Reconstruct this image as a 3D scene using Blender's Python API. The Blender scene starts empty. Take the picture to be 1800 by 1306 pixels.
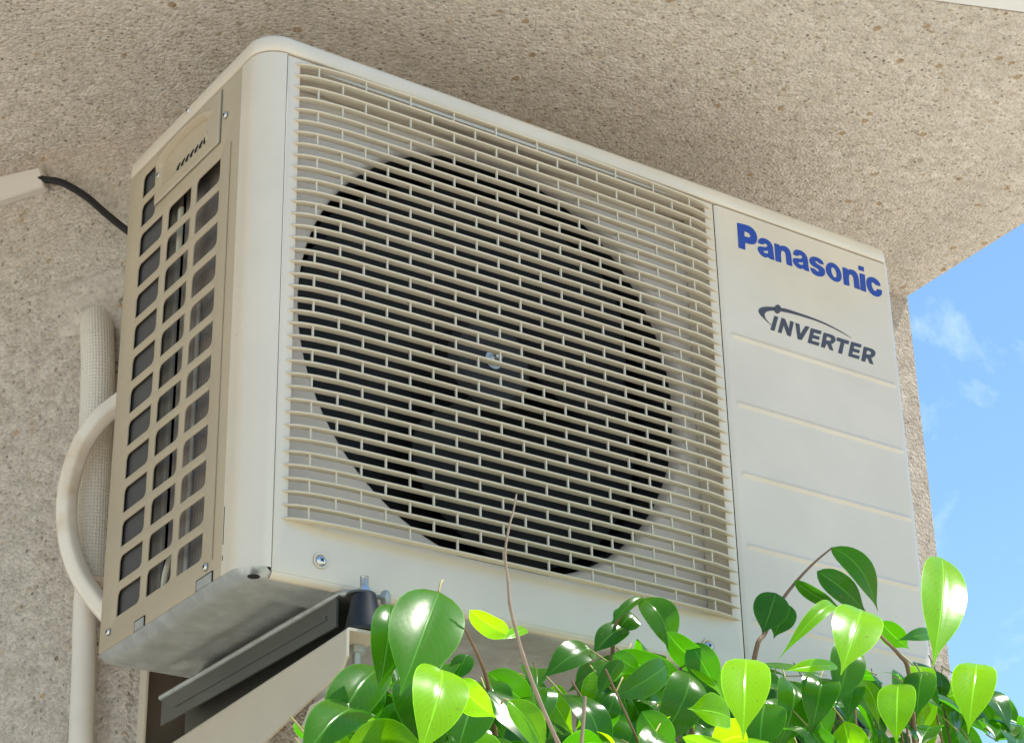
import bpy, bmesh, math, random
from mathutils import Vector, Matrix
R = math.radians
sc = bpy.context.scene
COL = sc.collection

# ------------------------------------------------------------------ camera
YAW, PITCH, ROLL = 0.6087, 0.4538, -0.0219
CP = Vector((-0.73862, -1.44494, -0.61927))
FPX = 3721.95
fw = Vector((math.sin(YAW)*math.cos(PITCH), math.cos(YAW)*math.cos(PITCH), math.sin(PITCH)))
rt0 = Vector((math.cos(YAW), -math.sin(YAW), 0)); up0 = rt0.cross(fw)
rt = rt0*math.cos(ROLL)+up0*math.sin(ROLL); up = -rt0*math.sin(ROLL)+up0*math.cos(ROLL)
cam = bpy.data.cameras.new('camera'); co = bpy.data.objects.new('camera', cam); COL.objects.link(co)
M = Matrix((rt, up, -fw)).transposed().to_4x4(); M.translation = CP
co.matrix_world = M
cam.sensor_width = 36; cam.lens = FPX/1800*36; cam.clip_start = .05; cam.clip_end = 3000
sc.camera = co
def ray(x, y): return fw+rt*((x-900)/FPX)-up*((y-653)/FPX)
def at(x, y, ax, v):                       # photo pixel -> point on an axis plane
    d = ray(x, y); return CP+d*((v-CP[ax])/d[ax])

# ------------------------------------------------------------------ light
SUN = Vector((.42, -.17, .89)).normalized()
w = bpy.data.worlds.new('World'); sc.world = w; w.use_nodes = True
nt = w.node_tree; nt.nodes.clear()
out = nt.nodes.new('ShaderNodeOutputWorld'); bg = nt.nodes.new('ShaderNodeBackground')
sky = nt.nodes.new('ShaderNodeTexSky'); sky.sky_type = 'NISHITA'; sky.sun_disc = False
sky.sun_elevation = math.asin(SUN.z); sky.sun_rotation = math.atan2(SUN.x, SUN.y)
sky.air_density = 1.0; sky.dust_density = .1; sky.ozone_density = .55
tcw = nt.nodes.new('ShaderNodeTexCoord')
nz = nt.nodes.new('ShaderNodeTexNoise'); nz.inputs['Scale'].default_value = 7; nz.inputs['Detail'].default_value = 7
nz.inputs['Roughness'].default_value = .62; nz.inputs['Distortion'].default_value = .5
mpw = nt.nodes.new('ShaderNodeMapping'); mpw.inputs['Location'].default_value = rt*.018-up*.0175
nt.links.new(tcw.outputs['Generated'], mpw.inputs['Vector']); nt.links.new(mpw.outputs[0], nz.inputs['Vector'])
rmp = nt.nodes.new('ShaderNodeValToRGB'); rmp.color_ramp.elements[0].position = .52; rmp.color_ramp.elements[1].position = .80
rmp.color_ramp.elements[1].color = (.45, .45, .45, 1)
nt.links.new(nz.outputs['Fac'], rmp.inputs['Fac'])
mxw = nt.nodes.new('ShaderNodeMix'); mxw.data_type = 'RGBA'
nt.links.new(rmp.outputs['Color'], mxw.inputs[0]); tn = nt.nodes.new('ShaderNodeMix'); tn.data_type = 'RGBA'; tn.blend_type = 'MULTIPLY'; tn.inputs[0].default_value = 1; tn.inputs[7].default_value = (.83, 1.0, 1.04, 1)
nt.links.new(sky.outputs['Color'], tn.inputs[6]); nt.links.new(tn.outputs[2], mxw.inputs[6])
mxw.inputs[7].default_value = (9, 9.5, 10, 1)
nt.links.new(mxw.outputs[2], bg.inputs['Color']); bg.inputs['Strength'].default_value = .14
nt.links.new(bg.outputs[0], out.inputs[0])
sl = bpy.data.lights.new('sun', 'SUN'); sl.energy = 5; sl.angle = R(.5); sl.color = (1, .95, .87)
so = bpy.data.objects.new('sun', sl); COL.objects.link(so)
so.rotation_euler = (-SUN).to_track_quat('-Z', 'Y').to_euler(); so.location = (2, -1, 5)
sc.view_settings.view_transform = 'Standard'; sc.view_settings.look = 'None'
sc.view_settings.exposure = .62; sc.view_settings.gamma = 1
sc.render.engine = 'CYCLES'
sc.cycles.max_bounces = 10; sc.cycles.diffuse_bounces = 6; sc.cycles.transmission_bounces = 6

# ------------------------------------------------------------------ materials
def mat(name, col, rough=.5, metal=0, spec=.5, coat=0):
    m = bpy.data.materials.new(name); m.use_nodes = True
    b = m.node_tree.nodes['Principled BSDF']
    b.inputs['Base Color'].default_value = (*col, 1); b.inputs['Roughness'].default_value = rough
    b.inputs['Metallic'].default_value = metal; b.inputs['Specular IOR Level'].default_value = spec
    b.inputs['Coat Weight'].default_value = coat
    return m
class NB:
    def __init__(s, m): s.t = m.node_tree; s.b = s.t.nodes['Principled BSDF']; s.tc = s.t.nodes.new('ShaderNodeTexCoord')
    def n(s, k, **kw):
        o = s.t.nodes.new(k)
        for a, v in kw.items():
            if hasattr(o, a): setattr(o, a, v)
            else: o.inputs[a.replace('_', ' ')].default_value = v
        return o
    def l(s, a, b): s.t.links.new(a, b)
    def noise(s, scale, detail=3, rough=.5, vec=None, dist=0):
        o = s.n('ShaderNodeTexNoise'); o.inputs['Scale'].default_value = scale; o.inputs['Detail'].default_value = detail
        o.inputs['Roughness'].default_value = rough; o.inputs['Distortion'].default_value = dist
        s.l(vec or s.tc.outputs['Object'], o.inputs['Vector']); return o.outputs['Fac']
    def ramp(s, f, pts):
        o = s.n('ShaderNodeValToRGB'); e = o.color_ramp.elements
        while len(e) < len(pts): e.new(.5)
        for i, (p, c) in enumerate(pts):
            e[i].position = p; e[i].color = (*c, 1) if hasattr(c, '__len__') else (c, c, c, 1)
        s.l(f, o.inputs['Fac']); return o.outputs['Color']
    def mix(s, f, a, b, mode='MIX'):
        o = s.n('ShaderNodeMix'); o.data_type = 'RGBA'; o.blend_type = mode
        for i, v in ((0, f), (6, a), (7, b)):
            if hasattr(v, 'links') or hasattr(v, 'is_linked'): s.l(v, o.inputs[i])
            elif hasattr(v, '__len__'): o.inputs[i].default_value = (*v, 1)
            else: o.inputs[i].default_value = v
        return o.outputs[2]
    def math(s, op, a, b=0):
        o = s.n('ShaderNodeMath'); o.operation = op
        for i, v in enumerate((a, b)):
            if hasattr(v, 'is_linked'): s.l(v, o.inputs[i])
            else: o.inputs[i].default_value = v
        return o.outputs[0]
    def bump(s, h, strength, dist):
        o = s.n('ShaderNodeBump'); o.inputs['Strength'].default_value = strength; o.inputs['Distance'].default_value = dist
        s.l(h, o.inputs['Height'])
        if s.b.inputs['Normal'].links: s.l(s.b.inputs['Normal'].links[0].from_socket, o.inputs['Normal'])
        s.l(o.outputs[0], s.b.inputs['Normal'])

def stucco(name, base, dark, light, seed=0, rel=.85):
    m = mat(name, base, .92, spec=.2); k = NB(m)
    mp = k.n('ShaderNodeMapping'); mp.inputs['Location'].default_value = (seed, seed*.7, 0)
    k.l(k.tc.outputs['Object'], mp.inputs['Vector']); V = mp.outputs[0]
    big = k.noise(3.2, 5, .6, V); mid = k.noise(60, 5, .65, V); fine = k.noise(330, 4, .7, V)
    vd = k.n('ShaderNodeVectorMath'); vd.operation = 'ADD'
    nn = k.n('ShaderNodeTexNoise'); nn.inputs['Scale'].default_value = 120; k.l(V, nn.inputs['Vector'])
    sc_ = k.n('ShaderNodeVectorMath'); sc_.operation = 'SCALE'; sc_.inputs['Scale'].default_value = .004
    k.l(nn.outputs['Color'], sc_.inputs[0]); k.l(V, vd.inputs[0]); k.l(sc_.outputs[0], vd.inputs[1])
    def vor(scale, rnd=1, vec=None):
        o = k.n('ShaderNodeTexVoronoi'); o.inputs['Scale'].default_value = scale; o.inputs['Randomness'].default_value = rnd
        k.l(vec or vd.outputs[0], o.inputs['Vector']); return o
    v1 = vor(260); v2 = vor(115)
    c = k.mix(k.ramp(mid, [(.34, 0), (.66, 1)]), dark, light)
    c = k.mix(k.ramp(big, [(.35, 0), (.65, .55)]), c, base)
    sep = k.n('ShaderNodeSeparateColor'); k.l(v1.outputs['Color'], sep.inputs[0])
    tone = k.ramp(sep.outputs[0], [(0, .76), (.5, 1), (1, 1.14)])
    c = k.mix(.75, c, tone, 'MULTIPLY')
    st = k.noise(1.6, 7, .62, V, 1.0)
    c = k.mix(k.ramp(st, [(.47, 0), (.66, .42)]), c, tuple(x*.66 for x in base))
    # pits and stones
    def chips(scale, thr, size, col, vecseed):
        mp2 = k.n('ShaderNodeMapping'); mp2.inputs['Location'].default_value = (vecseed, 2*vecseed, 0); k.l(vd.outputs[0], mp2.inputs['Vector'])
        v = vor(scale, 1, mp2.outputs[0]); s2 = k.n('ShaderNodeSeparateColor'); k.l(v.outputs['Color'], s2.inputs[0])
        on = k.math('GREATER_THAN', s2.outputs[1], thr)
        rad = k.math('MULTIPLY', s2.outputs[2], size)
        ins = k.ramp(k.math('SUBTRACT', v.outputs['Distance'], rad), [(0, 1), (.06, 0)])
        return k.math('MULTIPLY', on, ins)
    nonlocal_c = c
    f1 = chips(64, .84, .27, None, 3.1); c = k.mix(k.math('MULTIPLY', f1, .7), c, (.42, .26, .11))
    f2 = chips(105, .92, .24, None, 7.7); c = k.mix(k.math('MULTIPLY', f2, .75), c, (.15, .10, .065))
    f3 = chips(150, .66, .26, None, 1.3); c = k.mix(k.math('MULTIPLY', f3, .55), c, (.20, .165, .13))
    f4 = chips(110, .60, .30, None, 5.2); c = k.mix(k.math('MULTIPLY', f4, .55), c, (.46, .34, .20))
    k.l(c, k.b.inputs['Base Color'])
    h = k.math('ADD', k.math('MULTIPLY', v1.outputs['Distance'], -1.0), k.math('MULTIPLY', v2.outputs['Distance'], -.35))
    h = k.math('ADD', h, k.math('MULTIPLY', fine, 1.0)); h = k.math('ADD', h, k.math('MULTIPLY', mid, .7))
    h = k.math('SUBTRACT', h, k.math('MULTIPLY', f3, .7)); h = k.math('SUBTRACT', h, k.math('MULTIPLY', f2, .5))
    k.bump(h, rel, .0032)
    return m

CEIL = stucco('ceiling_stucco', (.75, .67, .56), (.64, .56, .455), (.84, .765, .66), 0)
WALL = stucco('wall_stucco', (.57, .49, .40), (.46, .385, .31), (.67, .59, .495), 4.2)

def paint(name, col, rough=.38, grime=.06, spec=.5, coat=0):
    m = mat(name, col, rough, spec=spec); k = NB(m)
    n1 = k.noise(6, 6, .6); n2 = k.noise(90, 4, .6)
    d = tuple(c*(1-grime*2.2) for c in col)
    c = k.mix(k.ramp(n1, [(.4, 0), (.75, 1)]), col, d)
    k.l(c, k.b.inputs['Base Color'])
    k.l(k.ramp(n1, [(.3, rough-.05), (.8, rough+.14)]), k.b.inputs['Roughness'])
    k.b.inputs['Coat Weight'].default_value = coat; k.b.inputs['Coat Roughness'].default_value = .13
    k.bump(k.noise(420, 2), .06, .0004)
    k.bump(k.noise(9, 2), .10, .002)
    return m
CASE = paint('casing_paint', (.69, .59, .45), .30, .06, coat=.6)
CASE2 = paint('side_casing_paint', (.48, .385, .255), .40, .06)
GRIL = paint('grille_plastic', (.64, .56, .42), .42, .04)
ORIF = paint('fan_surround', (.60, .53, .455), .6)
BRK = paint('bracket_paint', (.55, .475, .36), .45)
DARKB = paint('shaded_brown', (.10, .075, .055), .7)  # dark brown paints the shade inside the bracket's upright channel
BLACK = mat('black_plastic', (.016, .016, .018), .5)
FANM = mat('fan_plastic', (.022, .021, .021), .5, spec=.3)
RUB = mat('rubber', (.010, .010, .012), .5)
CAB = mat('cable_rubber', (.012, .012, .012), .55, spec=.3)
BLUE = mat('blue_ink', (.006, .050, .30), .4)
INK = mat('grey_ink', (.05, .05, .065), .4)
DUCT = paint('duct_plastic', (.66, .60, .53), .5)
STEEL = mat('screw_steel', (.62, .62, .60), .3, 1)
HOLE = mat('dark_recess', (.012, .011, .010), .9)
SEAMM = mat('seam_dark', (.05, .042, .032), .9)
FOAM = paint('foam_strip', (.5, .46, .36), .9)
WHITE = paint('white_trim', (.78, .77, .74), .6)

GALV = mat('galvanised_steel', (.40, .42, .40), .42, .6); k = NB(GALV)
v = k.n('ShaderNodeTexVoronoi'); v.inputs['Scale'].default_value = 90; k.l(k.tc.outputs['Object'], v.inputs['Vector'])
sp = k.n('ShaderNodeSeparateColor'); k.l(v.outputs['Color'], sp.inputs[0])
c = k.mix(k.ramp(sp.outputs[0], [(0, 0), (1, 1)]), (.44, .455, .43), (.53, .55, .52))
c = k.mix(k.ramp(k.noise(14, 5, .65), [(.42, 0), (.72, .8)]), c, (.36, .355, .31))
k.l(c, k.b.inputs['Base Color']); k.l(k.ramp(k.noise(30, 4), [(.3, .36), (.7, .58)]), k.b.inputs['Roughness'])
k.bump(k.noise(25, 3), .25, .002)

FOOTM = paint('shaded_foot_steel', (.12, .12, .10), .45); FOOTM.node_tree.nodes['Principled BSDF'].inputs['Metallic'].default_value = .5  # galvanised steel darkened: the shade under the unit is put into its colour
FIN = mat('coil_fins', (.16, .125, .10), .5, .3); k = NB(FIN)
wv = k.n('ShaderNodeTexWave'); wv.wave_type = 'BANDS'; wv.bands_direction = 'Y'; wv.inputs['Scale'].default_value = 60
k.l(k.tc.outputs['Object'], wv.inputs['Vector'])
c = k.mix(wv.outputs['Fac'], (.19, .16, .13), (.27, .225, .185)); c = k.mix(k.ramp(k.noise(25), [(.4, 0), (.7, .7)]), c, (.11, .11, .11))
k.l(c, k.b.inputs['Base Color'])
GREYP = paint('grey_plate', (.26, .235, .19), .6)
DGREY = paint('dark_screen', (.075, .07, .065), .6)

TAPE = mat('pipe_tape', (.66, .61, .54), .6); k = NB(TAPE)
uvn = k.tc.outputs['UV']
def wave(k, d, s):
    o = k.n('ShaderNodeTexWave'); o.wave_type = 'BANDS'; o.bands_direction = d; o.inputs['Scale'].default_value = s
    k.l(k.tc.outputs['UV'], o.inputs['Vector']); return o.outputs['Fac']
h = k.math('MULTIPLY', wave(k, 'X', 11), wave(k, 'Y', 17))
k.l(k.mix(k.ramp(k.noise(12, 5), [(.4, 0), (.7, 1)]), k.mix(h, (.70, .63, .53), (.82, .75, .64)), (.70, .61, .49)), k.b.inputs['Base Color']); k.bump(h, .8, .0012)
HOSE = mat('ribbed_hose', (.62, .53, .42), .5); k = NB(HOSE)
h = wave(k, 'X', 1.6)
k.l(k.mix(k.ramp(k.noise(16, 5), [(.56, 0), (.72, .8)]), (.76, .68, .56), (.60, .44, .26)), k.b.inputs['Base Color']); k.bump(h, .5, .002)
PIPE = paint('smooth_pipe', (.72, .65, .55), .5, .09)
PUTTY = stucco('putty', (.52, .45, .37), (.44, .375, .305), (.60, .53, .45), 9, .22)
GROUND = mat('paving', (.42, .40, .36), .9); k = NB(GROUND)
c = k.mix(k.noise(.8, 6), (.48, .44, .375), (.56, .52, .45)); k.l(c, k.b.inputs['Base Color']); k.bump(k.noise(50), .4, .01)
BARK = mat('twig_bark', (.22, .12, .07), .8); k = NB(BARK)
k.l(k.mix(k.noise(60, 4), (.17, .09, .05), (.30, .17, .10)), k.b.inputs['Base Color']); k.bump(k.noise(300), .5, .001)
DRY = mat('dry_twig', (.34, .24, .16), .85); k = NB(DRY)
k.l(k.mix(k.noise(80, 4), (.24, .16, .10), (.42, .31, .22)), k.b.inputs['Base Color'])
YSTEM = mat('young_stem', (.35, .30, .10), .6)

def leafmat(name, top, trans, rough, wt):
    m = mat(name, top, rough, spec=.32, coat=0); k = NB(m); k.b.inputs['Coat Roughness'].default_value = .17
    at_ = k.n('ShaderNodeAttribute'); at_.attribute_name = 'tint'
    s = k.n('ShaderNodeSeparateColor'); k.l(at_.outputs['Color'], s.inputs[0])
    uv = k.n('ShaderNodeSeparateXYZ'); k.l(k.tc.outputs['UV'], uv.inputs[0])
    du = k.math('ABSOLUTE', k.math('SUBTRACT', uv.outputs[0], .5))
    mid = k.ramp(du, [(.008, 1), (.03, 0)])
    vein = k.math('SINE', k.math('MULTIPLY', k.math('SUBTRACT', uv.outputs[1], k.math('MULTIPLY', du, .6)), 88))
    vv = k.ramp(vein, [(.80, 0), (1, .09)])
    tone = k.mix(s.outputs[0], (top[0]*.62, top[1]*.72, top[2]*1.1), (top[0]*1.35, top[1]*1.2, top[2]*.9))
    tone = k.mix(k.math('MULTIPLY', k.ramp(k.noise(260, 2), [(.69, 0), (.73, 1)]), .5), tone, (.16, .12, .03))
    tone = k.mix(k.ramp(k.noise(40, 3), [(.4, 0), (.7, .35)]), tone, tuple(x*1.4 for x in top))
    c = k.mix(k.math('MAXIMUM', k.math('MULTIPLY', mid, .6), vv), tone, tuple(min(1, x*2+.05) for x in top))
    edge = k.ramp(du, [(.475, 0), (.495, .6)])
    c = k.mix(edge, c, tuple(min(1, x*2.2+.04) for x in top))
    k.l(c, k.b.inputs['Base Color'])
    tr = k.n('ShaderNodeBsdfTranslucent'); k.l(k.mix(1.0, c, tuple(a/max(b, .01) for a, b in zip(trans, top)), 'MULTIPLY'), tr.inputs['Color'])
    mx = k.n('ShaderNodeMixShader'); mx.inputs[0].default_value = wt
    k.l(k.b.outputs[0], mx.inputs[1]); k.l(tr.outputs[0], mx.inputs[2])
    k.l(mx.outputs[0], k.t.nodes['Material Output'].inputs[0])
    k.bump(k.math('ADD', k.math('MULTIPLY', k.noise(70, 3), .8), k.math('MULTIPLY', mid, -2)), .3, .0006)
    return m
LEAF = leafmat('mature_leaf', (.040, .130, .007), (.10, .46, .004), .20, .42)
YOUNG = leafmat('young_leaf', (.17, .42, .008), (.44, .95, .006), .19, .52)

# ------------------------------------------------------------------ helpers
def tag(o, label=None, cat=None, group=None, kind=None):
    if label: o['label'] = label
    if cat: o['category'] = cat
    if group: o['group'] = group
    if kind: o['kind'] = kind
    return o
def link(name, me, m, parent=None, loc=None):
    o = bpy.data.objects.new(name, me); COL.objects.link(o)
    if m:
        for x in (m if isinstance(m, (list, tuple)) else [m]): me.materials.append(x)
    if parent: o.parent = parent
    return o
def empty(name, label, cat, loc=(0, 0, 0), group=None):
    o = bpy.data.objects.new(name, None); COL.objects.link(o); o.location = loc; o.empty_display_size = .05
    return tag(o, label, cat, group)
def fin(bm, name, m, parent=None, smooth=35):
    me = bpy.data.meshes.new(name); bmesh.ops.recalc_face_normals(bm, faces=bm.faces); bm.to_mesh(me); bm.free()
    if smooth:
        for p in me.polygons: p.use_smooth = True
        me.set_sharp_from_angle(angle=R(smooth))
    o = link(name, me, m, parent)
    if parent: o.matrix_parent_inverse = Matrix.Translation(-Vector(parent.location))
    return o
def box(bm, a, b, bev=0, rot=None):
    r = bmesh.ops.create_cube(bm, size=1); vs = r['verts']
    for q in vs:
        q.co = Vector([a[i]+(q.co[i]+.5)*(b[i]-a[i]) for i in range(3)])
    if bev:
        es = list({e for q in vs for e in q.link_edges})
        r2 = bmesh.ops.bevel(bm, geom=es, offset=bev, segments=2, affect='EDGES', clamp_overlap=True)
        vs = list({q for f in r2['faces'] for q in f.verts} | {q for q in vs if q.is_valid})
    return vs
def grid(bm, f, nu, nv, closeu=False, uvl=None, uvf=None):
    V = [[bm.verts.new(f(i/nu, j/nv)) for j in range(nv+1)] for i in range(nu+(0 if closeu else 1))]
    n = len(V)
    for i in range(nu):
        for j in range(nv):
            q = [V[i][j], V[(i+1) % n][j], V[(i+1) % n][j+1], V[i][j+1]]
            fc = bm.faces.new(q)
            if uvl:
                cc = [(i/nu, j/nv), ((i+1)/nu, j/nv), ((i+1)/nu, (j+1)/nv), (i/nu, (j+1)/nv)]
                for lp, t in zip(fc.loops, cc): lp[uvl].uv = uvf(*t) if uvf else t
    return V
def spline(pts, n=10):
    P = [Vector(p) for p in pts]; P = [P[0]*2-P[1]]+P+[P[-1]*2-P[-2]]; o = []
    for i in range(1, len(P)-2):
        for k_ in range(n):
            t = k_/n; a, b, c_, d = P[i-1:i+3]
            o.append(.5*((2*b)+(c_-a)*t+(2*a-5*b+4*c_-d)*t*t+(3*b-a-3*c_+d)*t**3))
    o.append(P[-2]); return o
def tube(bm, pts, rad, seg=12, uv=True, smooth=8, caps=True):
    P = spline(pts, smooth) if smooth else [Vector(p) for p in pts]
    uvl = bm.loops.layers.uv.verify(); n = len(P); L = 0; T = []
    for i in range(n):
        T.append((P[min(i+1, n-1)]-P[max(i-1, 0)]).normalized())
    u = T[0].orthogonal().normalized(); rings = []; Ls = []
    for i in range(n):
        u = (u-T[i]*u.dot(T[i])).normalized(); v_ = T[i].cross(u)
        r = rad(i/(n-1)) if callable(rad) else rad
        rings.append([bm.verts.new(P[i]+(u*math.cos(2*math.pi*k_/seg)+v_*math.sin(2*math.pi*k_/seg))*r) for k_ in range(seg)])
        if i: L += (P[i]-P[i-1]).length
        Ls.append(L)
    for i in range(n-1):
        for k_ in range(seg):
            f = bm.faces.new([rings[i][k_], rings[i][(k_+1) % seg], rings[i+1][(k_+1) % seg], rings[i+1][k_]])
            for lp, t in zip(f.loops, [(k_/seg, Ls[i]*5), ((k_+1)/seg, Ls[i]*5), ((k_+1)/seg, Ls[i+1]*5), (k_/seg, Ls[i+1]*5)]): lp[uvl].uv = t
    if caps:
        bm.faces.new(rings[0][::-1]); bm.faces.new(rings[-1])
def lathe(bm, prof, c, axis, seg=32, cap=True):   # prof: (r, h) along axis from c
    ax = Vector(axis).normalized(); u = ax.orthogonal().normalized(); v_ = ax.cross(u); c = Vector(c)
    rr = [[bm.verts.new(c+ax*h+(u*math.cos(2*math.pi*k_/seg)+v_*math.sin(2*math.pi*k_/seg))*r) for k_ in range(seg)] for r, h in prof]
    for a, b in zip(rr, rr[1:]):
        for k_ in range(seg): bm.faces.new([a[k_], a[(k_+1) % seg], b[(k_+1) % seg], b[k_]])
    if cap:
        bm.faces.new(rr[0]); bm.faces.new(rr[-1])
def rrect(x0, y0, x1, y1, r=(0, 0, 0, 0), n=5):    # corner radii: bl, br, tr, tl
    o = []
    for (cx, cy, sx, sy, a0), q in zip(((x0, y0, 1, 1, 180), (x1, y0, -1, 1, 270), (x1, y1, -1, -1, 0), (x0, y1, 1, -1, 90)), r):
        if q <= 0: o.append((cx, cy)); continue
        for i in range(n+1):
            a = R(a0+90*i/n); o.append((cx+sx*q+q*math.cos(a), cy+sy*q+q*math.sin(a)))
    return o
def sheet(name, loops, frame, thick, m, parent=None, bev=0, smooth=35):
    """flat sheet with holes; loops in (u,v); frame = (origin, U, V); extruded by thick along -N..0 (N = U x V outward)"""
    cu = bpy.data.curves.new(name, 'CURVE'); cu.dimensions = '2D'; cu.fill_mode = 'BOTH'
    cu.extrude = max(thick/2-bev, 1e-5); cu.bevel_depth = bev; cu.bevel_resolution = 1
    if bev: cu.offset = -bev
    for lp in loops:
        s = cu.splines.new('POLY'); s.points.add(len(lp)-1); s.use_cyclic_u = True
        for p, q in zip(s.points, lp): p.co = (q[0], q[1], 0, 1)
    t = bpy.data.objects.new('tmp', cu); COL.objects.link(t)
    dg = bpy.context.evaluated_depsgraph_get(); me = bpy.data.meshes.new_from_object(t.evaluated_get(dg))
    bpy.data.objects.remove(t); bpy.data.curves.remove(cu)
    o_, U, V = [Vector(q) for q in frame]; N = U.cross(V)
    for q in me.vertices: q.co = o_+U*q.co.x+V*q.co.y+N*(q.co.z-thick/2)
    bm = bmesh.new(); bm.from_mesh(me); bpy.data.meshes.remove(me)
    bmesh.ops.remove_doubles(bm, verts=bm.verts, dist=1e-6)
    return fin(bm, name, m, parent, smooth)
FRONT = lambda y: ((0, y, 0), (1, 0, 0), (0, 0, 1))        # N = (0,-1,0)
SIDE = lambda x: ((x, 0, 0), (0, -1, 0), (0, 0, 1))         # u = -y ; N = (-1,0,0)

# ------------------------------------------------------------------ ground, wall, balcony slab
ZG, ZC = -2.2, .67
bm = bmesh.new(); bmesh.ops.create_grid(bm, x_segments=2, y_segments=2, size=600)
for q in bm.verts: q.co.z = ZG
tag(fin(bm, 'ground', GROUND, smooth=0), kind='structure')

A1 = at(1600, 522, 2, ZC); A1 = Vector((A1.x, A1.y, 0))           # right end of the wall
A0 = at(295, 221, 2, ZC); A0 = Vector((A0.x, A0.y, 0))            # convex corner behind the unit
B1 = at(0, 292, 2, ZC); B1 = Vector((B1.x, B1.y, 0))
dB = (B1-A0).normalized(); dA = (A1-A0).normalized()
nA = Vector((dA.y, -dA.x, 0)); nB = Vector((-dB.y, dB.x, 0))
if nA.y > 0: nA = -nA
if nB.x > 0: nB = -nB
Bf = A0+dB*4.0; back = Vector((-nA.x, -nA.y, 0))
bm = bmesh.new()
pl = [A0, A1, A1+back*3.5, Bf+Vector((1.5, 1.5, 0)), Bf]
lo = [bm.verts.new((p.x, p.y, ZG-.05)) for p in pl]; hi = [bm.verts.new((p.x, p.y, ZC+.01)) for p in pl]
for i in range(5): bm.faces.new([lo[i], lo[(i+1) % 5], hi[(i+1) % 5], hi[i]])
bm.faces.new(hi); bm.faces.new(lo[::-1])
ed = [e for e in bm.edges if abs(e.verts[0].co.z-e.verts[1].co.z) > 1 and ((e.verts[0].co-Vector((A1.x, A1.y, e.verts[0].co.z))).length < .01 or (e.verts[0].co-Vector((A0.x, A0.y, e.verts[0].co.z))).length < .01)]
bmesh.ops.bevel(bm, geom=ed, offset=.006, segments=3, affect='EDGES')
tag(fin(bm, 'building_wall', WALL, smooth=40), 'rough cream stucco house wall with brown pebbles behind the air conditioner', 'wall')

E2 = at(1800, 397, 2, ZC); dE = Vector((E2.x-A1.x, E2.y-A1.y, 0)).normalized()    # right edge of slab
F1 = at(1653, 0, 2, ZC); F2 = at(1753, 13, 2, ZC)
dF = Vector((F2.x-F1.x, F2.y-F1.y, 0)).normalized()
def isect(p, d, q, e):
    den = d.x*e.y-d.y*e.x; t = ((q.x-p.x)*e.y-(q.y-p.y)*e.x)/den; return Vector((p.x+d.x*t, p.y+d.y*t, 0))
FR = isect(A1, dE, Vector((F1.x, F1.y, 0)), dF); FL = Vector((F1.x, F1.y, 0))-dF*4
slab = [FL, FR, A1-dE*3.2, Bf+Vector((1.5, 2, 0)), FL+Vector((-1.5, 3.5, 0))]
bm = bmesh.new()
lo = [bm.verts.new((p.x, p.y, ZC)) for p in slab]; hi = [bm.verts.new((p.x, p.y, ZC+.16)) for p in slab]
for i in range(5): bm.faces.new([lo[i], lo[(i+1) % 5], hi[(i+1) % 5], hi[i]])
bm.faces.new(hi); bm.faces.new(lo[::-1])
ed = [e for e in bm.edges if abs(e.verts[0].co.z-ZC) < .01 and abs(e.verts[1].co.z-ZC) < .01]
bmesh.ops.bevel(bm, geom=ed, offset=.005, segments=2, affect='EDGES')
slabo = tag(fin(bm, 'balcony_slab', CEIL, smooth=40), 'rough speckled cream balcony underside above the air conditioner', 'balcony')
nF = Vector((dF.y, -dF.x, 0)); nF = nF if nF.y < 0 else -nF
bm = bmesh.new()
q = [FL-dF*0, FR, FR+nF*.02, FL+nF*.02]
lo = [bm.verts.new((p.x, p.y, ZC-.002)) for p in q]; hi = [bm.verts.new((p.x, p.y, ZC+.17)) for p in q]
for i in range(4): bm.faces.new([lo[i], lo[(i+1) % 4], hi[(i+1) % 4], hi[i]])
bm.faces.new(hi); bm.faces.new(lo[::-1])
fin(bm, 'edge_trim', WHITE, slabo, 0)

# ------------------------------------------------------------------ air conditioner
W, D, H, HS, RC = .78, .282, .5226, .5022, .026
AC = empty('air_conditioner', 'beige outdoor air conditioner unit with slatted fan grille hanging under the balcony', 'air conditioner')
X1, X2 = .0247, .5287
# side panel: perforated sheet + rounded corner
holes = []
P = .03376
def hole(y0, y1, z0, z1): holes.append(rrect(-y1, z0, -y0, z1, (.0008, .0058, .0008, .0058)))   # u=-y
for r in range(12):
    z0 = .0266+r*P
    hole(.0790, .1274, z0, z0+.0247); hole(.1388, .1877, z0, z0+.0247)
for r in range(14):
    z0 = .0266+r*P; hole(.2006 if r < 12 else .2195, .2485+.0002*r, z0, z0+.0247)
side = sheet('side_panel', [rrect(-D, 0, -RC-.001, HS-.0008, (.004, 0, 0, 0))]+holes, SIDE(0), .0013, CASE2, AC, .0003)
tag(side, 'tan perforated side panel')
# corner post (rounded vertical corner)
bm = bmesh.new()
def cor(u, v_):
    z = -.0005+(HS-.0003)*v_
    s = u*3
    if s < 1: p = (0, .0362-(.0362-RC)*s)
    elif s < 2:
        a = R(90*(s-1)); p = (RC-RC*math.cos(a), RC-RC*math.sin(a))
    else: p = (RC+(X1-.0010-RC)*(s-2) if X1-.001 > RC else RC, 0)
    return Vector((p[0]-.0009, p[1]-.0007, z))
def corp(u, v_):
    z = -.0005+(HS-.0005)*v_
    a = R(90*min(1, max(0, u)))
    return Vector((RC-RC*math.cos(a)-.0003, RC-RC*math.sin(a)-.0002, z))
def corq(u, v_):
    z = -.0012+(HS+.0004)*v_
    if u < .2: return Vector((-.0008, .0400-(.0400-RC)*(u/.2), z))
    a = R(86*(u-.2)/.8); return Vector((RC-(RC+.0008)*math.cos(a), RC-(RC+.0008)*math.sin(a), z))
grid(bm, corq, 24, 1)
cp = fin(bm, 'corner_panel', CASE, AC, 40)
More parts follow.
